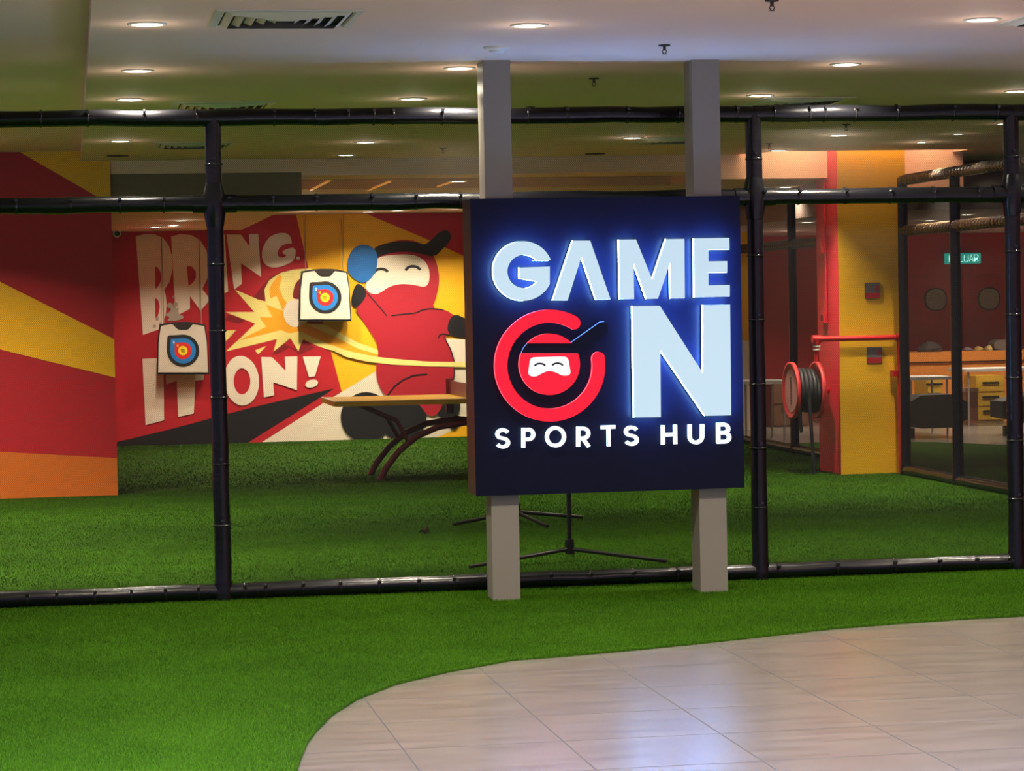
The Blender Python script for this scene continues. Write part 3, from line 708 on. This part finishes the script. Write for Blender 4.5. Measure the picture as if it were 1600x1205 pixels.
# fire hose reel
YR = 24.62; ZR = .83; xa = onY(1238, 610, YR)[0]; xb = onY(1277, 608, YR)[0]
hr = thing('fire_hose_reel', 'red fire hose reel wound with black hose on the column side', 'hose reel', (xb, YR, ZR))
M_DISC = mat('reel_disc', (205, 62, 66), .4, var=.1, vscale=8); M_LABEL = mat('reel_label', (205, 150, 150), .5)
for nm, x in (('outer_disc', xa), ('inner_disc', xb)):
    b = MB(); b.lathe((x, YR, ZR), (1, 0, 0), [(-.012, .001), (-.010, .235), (-.028, .262), (-.028, .283), (.012, .283), (.012, .262), (.0, .235), (.0, .001)], M_DISC, 48); d = b.build(nm, hr)
    if nm == 'outer_disc':
        q = MB(); q.lathe((xa-.014, YR, ZR), (1, 0, 0), [(0, .001), (0, .215)], M_LABEL, 40)
        o = q.build('paper_label', d); o['label'] = 'pale round label with dark lettering'
        q = MB()
        for i in range(9):
            z = ZR+.13-i*.032; q.tube([(xa-.016, YR-.03+.012*(i % 2), z), (xa-.016, YR+.02-.01*(i % 3), z-.012)], .005, M_BLACK, 5)
        q.build('label_lettering', d)
b = MB(); b.tube([(xa, YR, ZR), (cx0, YR, ZR)], .035, M_PIPE, 14); b.build('axle', hr)
M_HOSE = mat('hose_rubber', (34, 38, 42), .5, var=.35, vscale=12, bump=.5, bscale=20)
b = MB(); pts = []; nturn = 9
for i in range(nturn*28):
    q = 2*math.pi*i/28; ph = i/28; lay_ = int(ph/4.5); f = (ph % 4.5)/4.5
    x = xa+.035+(xb-xa-.07)*(f if lay_ % 2 == 0 else 1-f); r = .165+.032*lay_
    pts.append((x, YR+math.cos(q)*r, ZR+math.sin(q)*(r+.006*math.sin(ph*7))))
b.tube(pts, .026, M_HOSE, 10); b.build('wound_hose', hr)
b = MB(); hx = onY(1262, 600, YR-.1)[0]
b.tube([(hx-.02, YR-.20, ZR-.0), (hx-.015, YR-.22, .62), (hx, YR-.22, .35), (hx+.015, YR-.21, .12), (hx+.02, YR-.20, .0)], .018, M_HOSE, 10); b.build('hanging_hose', hr)
b = MB(); b.tube([(hx-.10, YR-.16, ZR-.05), (hx-.11, YR-.2, .5), (hx-.10, YR-.2, .42)], .018, M_HOSE, 10); b.build('nozzle_end', hr)
b = MB(); b.tube([(hx+.05, YR-.1, .62)]+[(hx+.085+.035*math.cos(a), YR-.12, .56+.05*math.sin(a)) for a in np.linspace(2.6, 6.8, 12)], .004, M_BLACK, 6); b.build('wire_loop', hr)

# ================================================================== CEILING FITTINGS
M_LED = emit('downlight_led', (255, 246, 222), 9.0); M_LEDC = emit('downlight_led_cool', (250, 246, 255), 9.0); M_TRIM = mat('downlight_trim', (205, 200, 190), .4, var=0)
SPILL = .022
def lamp(x, y, z, W_, r=.07, color=WARM, spill=True):  # light source alone, for downlights and for added fill
    ld = bpy.data.lights.new('downlight_or_fill', 'AREA'); ld.shape = 'DISK'; ld.size = r*2; ld.energy = W_; ld.color = color; ld.spread = math.radians(92 if 16 < y < 24.5 and x > 0 else 125)
    o = bpy.data.objects.new('downlight_or_fill', ld); COL.objects.link(o); o.location = (x, y, z-.012)
    if spill:
        pd = bpy.data.lights.new('added_spill', 'POINT'); pd.energy = W_*SPILL; pd.color = color; pd.shadow_soft_size = .03  # added point lamp, warms the ceiling round each source
        q = bpy.data.objects.new('added_spill', pd); COL.objects.link(q); q.location = (x, y, z-.13)
    return o
def downlight(x, y, z, label, W_=None, r=.078, led=None):
    th = thing('ceiling_downlight', label, 'downlight', (x, y, z), 'round recessed ceiling downlights')
    b = MB(); b.lathe((x, y, z), (0, 0, -1), [(0, r*1.28), (.006, r*1.25), (.008, r*1.02), (.002, r)], M_TRIM, 32); b.build('trim_ring', th)
    b = MB(); b.lathe((x, y, z-.003), (0, 0, -1), [(0, r), (.003, r*.8), (.004, .0005)], led or M_LED, 32); b.build('diffuser', th)
    lamp(x, y, z, LAMP_W if W_ is None else W_, r*.9)
    return th
DL = [
 (230, 37, ZC, 'round downlight just left of the big square diffuser in the front ceiling', 1),
 (215, 110, ZC, 'round downlight near the left ceiling step, between the two above the left rail', 1),
 (203, 155, ZC, 'round downlight directly above the lit left part of the top rail', 1),
 (188, 220, ZC, 'round downlight behind the net at the left, under the top rail', 1),
 (718, 106, ZC, 'round downlight touching the left side of the left sign post in view', 1),
 (645, 154, ZC, 'round downlight just above the top rail, left of the sign posts', 1),
 (571, 222, ZC, 'glowing round downlight behind the net between fence post and left sign post', 1),
 (541, 242, ZC, 'dim small downlight behind the net, lower left of a brighter one', .1),
 (827, 39, ZC, 'large bright downlight at the top above the left sign post', 1),
 (1535, 30, ZC, 'round downlight beside the ceiling diffuser cut by the top right corner', 1),
 (1321, 100, ZC, 'round downlight right of the right sign post, standing alone', 1),
 (1188, 149, ZC, 'round downlight beside the diffuser above the right fence post', 1),
 (1590, 142, ZC, 'round downlight cut off by the right edge above the top rail', 1),
 (988, 215, ZC, 'glowing downlight behind the net between the two sign posts', 1),
 (1310, 211, ZC, 'slim downlight behind the net above the yellow column', 1),
 (1216, 235, ZC, 'downlight beside the warm lit beam, next to the right fence post', 1),
 (1497, 209, ZC, 'small downlight behind the net close to the right end post, higher one', .3),
 (1440, 222, ZC, 'small downlight behind the net just right of the column top', .9),
 (1566, 193, ZC, 'small downlight behind the net against the right end post', .3),
 (716, 283, 3.02, 'bright downlight in the lower rear ceiling beside the left sign post', .8),
 (575, 330.5, 2.97, 'left one of two downlights right above the mural top edge', .7),
 (621, 328.5, 2.97, 'right one of two downlights right above the mural top edge', .7),
 (283, 344.5, 2.78, 'nearest of the three downlights in the low ceiling over the word BRING', .35),
 (271, 352, 2.78, 'middle of the three downlights in the low ceiling over the word BRING', .35),
 (243, 355, 2.78, 'leftmost of the three downlights in the low ceiling over the word BRING', .25),
 (1228, 292, 3.02, 'small downlight above the middle rail, left of the column', .12),
 (1260, 347, 2.66, 'downlight of the red back room seen left of the column', .4),
 (1452, 344, 2.66, 'left one of two downlights in the back room right of the column', .4),
 (1510, 335, 2.66, 'right one of two downlights in the back room right of the column', .4),
]
for x, y, z, lab, k in DL:
    p = onZ(x, y, z); small = k in (.3, .9)
    downlight(p[0], p[1], z, lab, LAMP_W*k, .045 if small else .078, M_LEDC if (x, y) in ((203, 155), (1535, 30)) else None)
# fittings further towards the viewer, outside the frame: their light only; added fill follows
for x in (.42, 2.36, 4.75, 6.65):
    for y in (10.6, 8.2): lamp(x, y, ZC, LAMP_W)
for x, y in ((2.7, 29), (4.6, 29), (2.9, 32.4), (4.9, 32.4)): lamp(x, y, 2.96, LAMP_W*1.35)  # added fill lamps without fittings, brighten the mural
for x, y in ((-1.1, 22.6), (-1.1, 20), (-2.6, 22), (-1.1, 17.5)): lamp(x, y, 3.27, LAMP_W*2.4)  # added fill lamps left of the frame, brighten the left wall block
for x, y in ((1.3, 27), (1.3, 29.5), (1.2, 32.2)): lamp(x, y, 2.77, LAMP_W*.6)  # added fill under the low ceiling, brightens the left part of the mural
for x, y in ((-2, 12.9), (-2, 17.5), (6.65, 12.95), (6.65, 15.2), (9.5, 15), (9.5, 20), (11.5, 31.5), (14, 31), (12.2, 33.2), (14.2, 33.2), (9.6, 33.5)): lamp(x, y, ZC if y < 24 else 2.66, LAMP_W*(1 if y < 24 else 1.6))  # grid fittings out of frame; those in the back room are added fill
# warm strip hidden in the cove above the column
ld = bpy.data.lights.new('cove_lamp', 'AREA'); ld.shape = 'RECTANGLE'; ld.size = 2.0; ld.size_y = .05; ld.energy = 22; ld.color = (1, .66, .30)
o = bpy.data.objects.new('cove_lamp', ld); COL.objects.link(o); o.location = (7.7, 24.16, 3.56); o.rotation_euler = (math.radians(25), 0, 0)

def diffuser(xa, xb, ya, yb, z, label):
    th = thing('air_diffuser', label, 'air vent', ((xa+xb)/2, (ya+yb)/2, z), 'square ceiling air diffusers')
    cx, cy, hx, hy = (xa+xb)/2, (ya+yb)/2, (xb-xa)/2, (yb-ya)/2
    M_V = mat('vent_enamel', (205, 200, 192), .4, var=.02)
    def ring(b, s0, s1, z0, z1):
        o = [(cx-hx*s0, cy-hy*s0, z0), (cx+hx*s0, cy-hy*s0, z0), (cx+hx*s0, cy+hy*s0, z0), (cx-hx*s0, cy+hy*s0, z0)]
        i = [(cx-hx*s1, cy-hy*s1, z1), (cx+hx*s1, cy-hy*s1, z1), (cx+hx*s1, cy+hy*s1, z1), (cx-hx*s1, cy+hy*s1, z1)]
        b.add(o+i, [(k, (k+1) % 4, 4+(k+1) % 4, 4+k) for k in range(4)], M_V)
    b = MB(); ring(b, 1, .9, z-.008, z-.012); ring(b, .9, .88, z-.012, z-.002); ring(b, 1, 1, z-.008, z-.0005); b.build('frame', th)
    b = MB(); b.add([(xa+.02, ya+.02, z-.0008), (xb-.02, ya+.02, z-.0008), (xb-.02, yb-.02, z-.0008), (xa+.02, yb-.02, z-.0008)], [(0, 1, 2, 3)], mat('vent_dark', (30, 28, 26), .8)); b.build('duct_opening', th)
    for s in (.76, .60, .44, .28, .13):
        b = MB(); ring(b, s+.10, s, z-.003, z-.022); b.build('louver', th)
diffuser(.72, 1.43, 12.28, 13.02, ZC, 'large square white air diffuser at the top left of the front ceiling')
diffuser(.74, 1.43, 17.72, 18.45, ZC, 'square air diffuser just above the left part of the top rail')
diffuser(.75, 1.42, 21.95, 22.7, ZC, 'square air diffuser behind the net beside the left fence post')
diffuser(4.86, 5.56, 12.25, 12.95, ZC, 'square air diffuser cut off by the top right corner')
diffuser(4.88, 5.56, 17.6, 18.3, ZC, 'square air diffuser above the top rail near the right fence post')
diffuser(5.0, 5.68, 21.85, 22.55, ZC, 'square air diffuser behind the net against the right sign post')

M_SPR = mat('sprinkler_metal', (70, 62, 56), .35, metal=.7)
def sprinkler(x, y, z, label):
    th = thing('fire_sprinkler', label, 'sprinkler', (x, y, z), 'fire sprinklers along the ceiling')
    b = MB(); b.lathe((x, y, z), (0, 0, -1), [(0, .034), (.007, .033), (.009, .012)], M_SPR, 20); b.build('escutcheon', th)
    b = MB(); b.tube([(x, y, z-.008), (x, y, z-.03)], .009, M_SPR, 10)
    for s in (-1, 1): b.tube([(x+s*.006, y, z-.028), (x+s*.014, y, z-.038), (x+s*.003, y, z-.05)], .003, M_SPR, 6)
    b.build('frame_arms', th)
    b = MB(); b.lathe((x, y, z-.05), (0, 0, -1), [(0, .001), (0, .014), (.002, .014), (.003, .001)], M_SPR, 14); b.build('deflector', th)
for px, py, z, lab in ((1038, 70, ZC, 'ceiling sprinkler between the two sign posts in the bluish lit ceiling'), (928, 122, ZC, 'ceiling sprinkler midway between the sign posts, in the olive lit ceiling'),
                   (829, 167, ZC, 'ceiling sprinkler touching the top rail right of the left sign post'), (1206, 0, ZC, 'ceiling sprinkler cut by the top edge of the view'),
                   (692, 231, ZC, 'faint ceiling sprinkler behind the net left of the left sign post'), (1322, 194, ZC, 'ceiling sprinkler behind the net above the slim downlight'),
                   (1202, 224, ZC, 'ceiling sprinkler behind the net by the downlight at the right fence post')):
    p = onZ(px, py, z); sprinkler(p[0], p[1], z, lab)
p = onZ(776, 73, ZC); th = thing('smoke_detector', 'flat round white smoke detector in the ceiling above the left sign post', 'smoke detector', (p[0], p[1], ZC))
b = MB(); b.lathe((p[0], p[1], ZC), (0, 0, -1), [(0, .075), (.012, .072), (.020, .05), (.022, .001)], M_WHITE, 32); b.build('base', th)
b = MB(); b.lathe((p[0], p[1], ZC-.02), (0, 0, -1), [(0, .045), (.012, .040), (.014, .001)], M_WHITE, 24); b.build('sensor_head', th)
for px, py, z, lab in ((184, 243, ZC, 'dark slim ceiling speaker behind the net at the far left'), (930, 240, ZC, 'dark slim ceiling speaker behind the net between the sign posts')):
    p = onZ(px, py, z); b = MB(); b.lathe((p[0], p[1], z), (0, 0, -1), [(0, .10), (.008, .098), (.01, .001)], mat('speaker_grille', (60, 54, 46), .7), 28)
    o = b.build('ceiling_speaker'); tag(o, lab, 'ceiling speaker', 'round ceiling speakers')
# amber sheen on the coffer edges, put in as thin weakly glowing strips
M_AMB = emit('amber_sheen', (235, 160, 60), .45)
for (xa_, ya_), (xb_, yb_), lab in (((388, 284), (363, 296), 'faint amber ceiling strip, leftmost of the row in the rear ceiling'), ((518, 283), (482, 298), 'thin amber ceiling strip in the rear ceiling, second of the row'),
                               ((612, 284), (573, 298), 'brightest amber ceiling strip in the rear ceiling'), ((705, 284), (688, 292), 'faint amber ceiling strip beside the rear downlight')):
    p = onZ(xa_, ya_, 3.02); q = onZ(xb_, yb_, 3.02); Xm = (p[0]+q[0])/2
    if Xm < 2.24: Xm = 2.26
    b = MB(); b.box((Xm-.018, min(p[1], q[1]), 3.018), (Xm+.018, max(p[1], q[1]), 3.03), M_AMB); o = b.build('glowing_coffer_edge'); tag(o, lab, 'light strip', 'amber coffer edges in the rear ceiling')

# ================================================================== BACK ROOM
YW = 36.0
def dr(name, xl_, xr_, zt):
    b = MB(); b.box((xl_, YW-.05, FZ), (xr_, YW-.001, zt), mat('door_red', (160, 20, 28), .45)); return b.build(name)
c1 = onY(1462, 468, YW-.06); c2 = onY(1545, 467, YW-.06); xm = (c1[0]+c2[0])/2
for i, (nm, c, xl_, xr_) in enumerate((('door_1', c1, c1[0]-.42, xm-.005), ('door_2', c2, xm+.005, c2[0]+.42))):
    d = dr(nm, xl_, xr_, 2.06); d['kind'] = 'structure'
    h = .17; k = .06
    sh = smooth_poly([(c[0]-h, c[2]-h), (c[0]+h, c[2]-h), (c[0]+h, c[2]+h), (c[0]-h, c[2]+h)], 2)
    s2 = smooth_poly([(c[0]-h+.02, c[2]-h+.02), (c[0]+h-.02, c[2]-h+.02), (c[0]+h-.02, c[2]+h-.02), (c[0]-h+.02, c[2]+h-.02)], 2)
    b = MB(); b.poly([sh], M_BLACK, YW-.075, YW-.05); b.build('window_frame', d)
    b = MB(); b.poly([s2], mat('door_glass', (130, 130, 112), .3), YW-.078, YW-.075); b.build('window_pane', d)
b = MB(); b.box((c1[0]-.5, YW-.03, 2.06), (c2[0]+.5, YW-.001, 2.14), M_DRED); struct('trim_3', b)
# exit sign
a = onY(1479.5, 396, YW-.12); c = onY(1532.5, 411.5, YW-.12)
ex = thing('exit_sign', 'small glowing green sign reading KELUAR above the red double doors', 'exit sign', ((a[0]+c[0])/2, YW-.1, c[2]))
b = MB(); b.box((a[0], YW-.12, c[2]), (c[0], YW-.001, a[2]), emit('exit_green', (30, 170, 155), .9)); b.build('sign_box', ex)
M_EX = emit('exit_letters', (190, 255, 240), 1.3)
lw = (c[0]-a[0]-.06)/6; hh = (a[2]-c[2])*.62; zb = c[2]+(a[2]-c[2])*.19
GL = {'K': [[(0, 0), (0, 1)], [(.8, 1), (.05, .5), (.8, 0)]], 'E': [[(.8, 1), (0, 1), (0, 0), (.8, 0)], [(0, .5), (.7, .5)]], 'L': [[(0, 1), (0, 0), (.8, 0)]],
      'U': [[(0, 1), (0, .15), (.2, 0), (.6, 0), (.8, .15), (.8, 1)]], 'A': [[(0, 0), (.4, 1), (.8, 0)], [(.15, .35), (.65, .35)]], 'R': [[(0, 0), (0, 1), (.65, 1), (.8, .75), (.65, .5), (0, .5)], [(.4, .5), (.8, 0)]]}
for i, ch in enumerate('KELUAR'):
    b = MB()
    for st in GL[ch]:
        for l in ribbon([(a[0]+.035+i*lw+u*lw, zb+v*hh) for u, v in st], .012): b.poly([l], M_EX, YW-.123)
    b.build('letter', ex)
# counter with drawers
M_CO = mat('counter_orange', (206, 126, 44), .5, var=.08); M_DY = mat('drawer_yellow', (186, 146, 34), .5, var=.06); M_TOPW = mat('table_white', (196, 190, 182), .4)
YC_ = 34.6
kt = thing('service_counter', 'long orange counter in front of the red double doors', 'counter', (13.5, YC_+.4, FZ))
b = MB(); b.box((11.3, YC_, FZ), (16.5, YC_+.8, .80), M_CO); b.build('counter_body', kt)
b = MB(); b.box((11.25, YC_-.04, .815), (16.5, YC_+.85, .95), M_CO); b.build('countertop', kt)
b = MB(); b.box((11.3, YC_+.02, .80), (16.5, YC_+.8, .815), M_BLACK); b.build('shadow_gap', kt)
def table(xl_, xr_, y_, z_, label):
    th = thing('white_table', label, 'table', ((xl_+xr_)/2, y_+.35, FZ), 'white topped tables in the back room')
    b = MB(); b.box((xl_, y_, z_-.04), (xr_, y_+.7, z_), M_TOPW); b.build('tabletop', th)
    for x in (xl_+.06, xr_-.06):
        for yy in (y_+.06, y_+.64):
            b = MB(); b.tube([(x, yy, FZ), (x, yy, z_-.04)], .014, mat('table_leg_grey', (150, 138, 128), .4), 10); b.build('leg', th)
xw = onY(1418, 598, 31)[0]; table(xw, onY(1489, 598, 31)[0], 31.0, .72, 'white topped table just right of the column, in front of the counter')
table(onY(1505, 586, 33)[0], 15.2, 32.9, .75, 'long white topped table in front of the double doors at the right')
table(8.25, onY(1234, 598, 31)[0], 31.0, .72, 'white topped table seen behind the hose reel')
def cabinet(xl_, xr_, y_, z_, label, m, nd=2):
    th = thing('drawer_cabinet', label, 'cabinet', ((xl_+xr_)/2, y_, FZ), 'drawer cabinets in the back room')
    b = MB(); b.box((xl_, y_, FZ), (xr_, y_+.5, z_), m); b.build('body', th)
    for i in range(nd):
        z0 = FZ+.03+(z_-FZ-.05)*i/nd; z1 = z0+(z_-FZ-.05)/nd-.02
        b = MB(); b.box((xl_+.02, y_-.02, z0), (xr_-.02, y_-.001, z1), m); d = b.build('drawer', th)
        b = MB(); b.box(((xl_+xr_)/2-.12, y_-.032, z1-.07), ((xl_+xr_)/2+.12, y_-.02, z1-.045), M_BLACK); b.build('handle', d)
cabinet(onY(1526, 640, 33.9)[0], onY(1569, 640, 33.9)[0], 33.9, .62, 'yellow drawer cabinet standing before the counter at the right', M_DY, 3)
cabinet(onY(1447, 615, 33.9)[0], onY(1472, 615, 33.9)[0], 33.9, .62, 'yellow drawer cabinet behind the table right of the column', M_DY, 3)
cabinet(onY(1206, 640, 34)[0], onY(1262, 640, 34)[0], 34.0, .62, 'brown drawer cabinet seen behind the hose reel', mat('cabinet_brown', (110, 74, 50), .5), 2)
def bench(xl_, xr_, y_, label):
    th = thing('black_bench', label, 'bench', ((xl_+xr_)/2, y_, FZ), 'low black benches in the back room')
    b = MB(); q = smooth_poly([(xl_, .10), (xr_, .10), (xr_, .52), (xl_, .51)], 1); b.poly([[(p[0], p[1]) for p in q]], mat('bench_black', (14, 13, 15), .7, bump=.2), y_, y_+.45); b.build('seat_block', th)
    for x in (xl_+.1, xr_-.1):
        b = MB(); b.box((x-.04, y_+.1, FZ), (x+.04, y_+.18, .10), M_BLACK); b.build('foot', th)
bench(onY(1416, 640, 30.4)[0], onY(1512, 640, 30.4)[0], 30.4, 'low black padded bench beside the column, beyond the side fence')
bench(onY(1567, 640, 30.4)[0], 13.4, 30.4, 'low black padded bench beyond the right end post')
th = thing('cushioned_stool', 'pale topped brown stool beside the yellow drawer cabinet', 'stool', onY(1516, 660, 33.5)[:2]+(FZ,))
xs0, xs1 = onY(1506, 640, 33.5)[0], onY(1524, 640, 33.5)[0]
b = MB(); b.box((xs0, 33.4, FZ), (xs1, 33.7, .42), mat('stool_brown', (140, 84, 56), .5)); b.build('body', th)
b = MB(); b.box((xs0-.01, 33.39, .42), (xs1+.01, 33.71, .47), mat('stool_cushion', (170, 140, 120), .6)); b.build('cushion', th)
def lump(px, py, w_, h_, m, nm, label, cat):
    c = onY(px, py, YC_+.2); b = MB(); n = 9; vs = []
    for j, (hh_, rr) in enumerate(((0, 1), (.35, 1.02), (.7, .8), (1, .35))):
        for i in range(n):
            q = 2*math.pi*i/n; k = rr*random.uniform(.8, 1.1); vs.append((c[0]+math.cos(q)*w_/2*k, YC_+.25+math.sin(q)*.12*k, .951+h_*hh_*random.uniform(.85, 1.1 if j else 1)*(0 if j == 0 else 1)))
    fs = [(j*n+i, j*n+(i+1) % n, (j+1)*n+(i+1) % n, (j+1)*n+i) for j in range(3) for i in range(n)]+[list(range(3*n, 4*n))]
    b.add(vs, fs, m); o = b.build(nm); tag(o, label, cat); return o
lump(1455, 545, .36, .14, mat('bag_dark', (52, 44, 44), .7), 'cloth_bag', 'dark lumpy bag on the counter left of the net post', 'bag')
lump(1514, 550, .12, .05, mat('paper_a', (150, 130, 130), .8), 'crumpled_wrapper', 'greyish crumpled wrapper on the counter, left one', 'wrapper')
lump(1531, 550, .11, .06, mat('paper_b', (190, 165, 90), .8), 'crumpled_wrapper', 'yellowish crumpled wrapper on the counter, middle one', 'wrapper')
lump(1547, 550, .10, .07, mat('paper_c', (200, 178, 110), .8), 'crumpled_wrapper', 'pale yellow crumpled wrapper on the counter beside the grey case', 'wrapper')
c = onY(1562, 545, YC_+.2); b = MB(); b.poly([smooth_poly([(c[0]-.10, .951), (c[0]+.16, .951), (c[0]+.16, 1.10), (c[0]-.10, 1.10)], 2)], mat('case_grey', (104, 94, 90), .5), YC_+.15, YC_+.4)
o = b.build('grey_case'); tag(o, 'rounded grey case on the counter near the right end post', 'case')
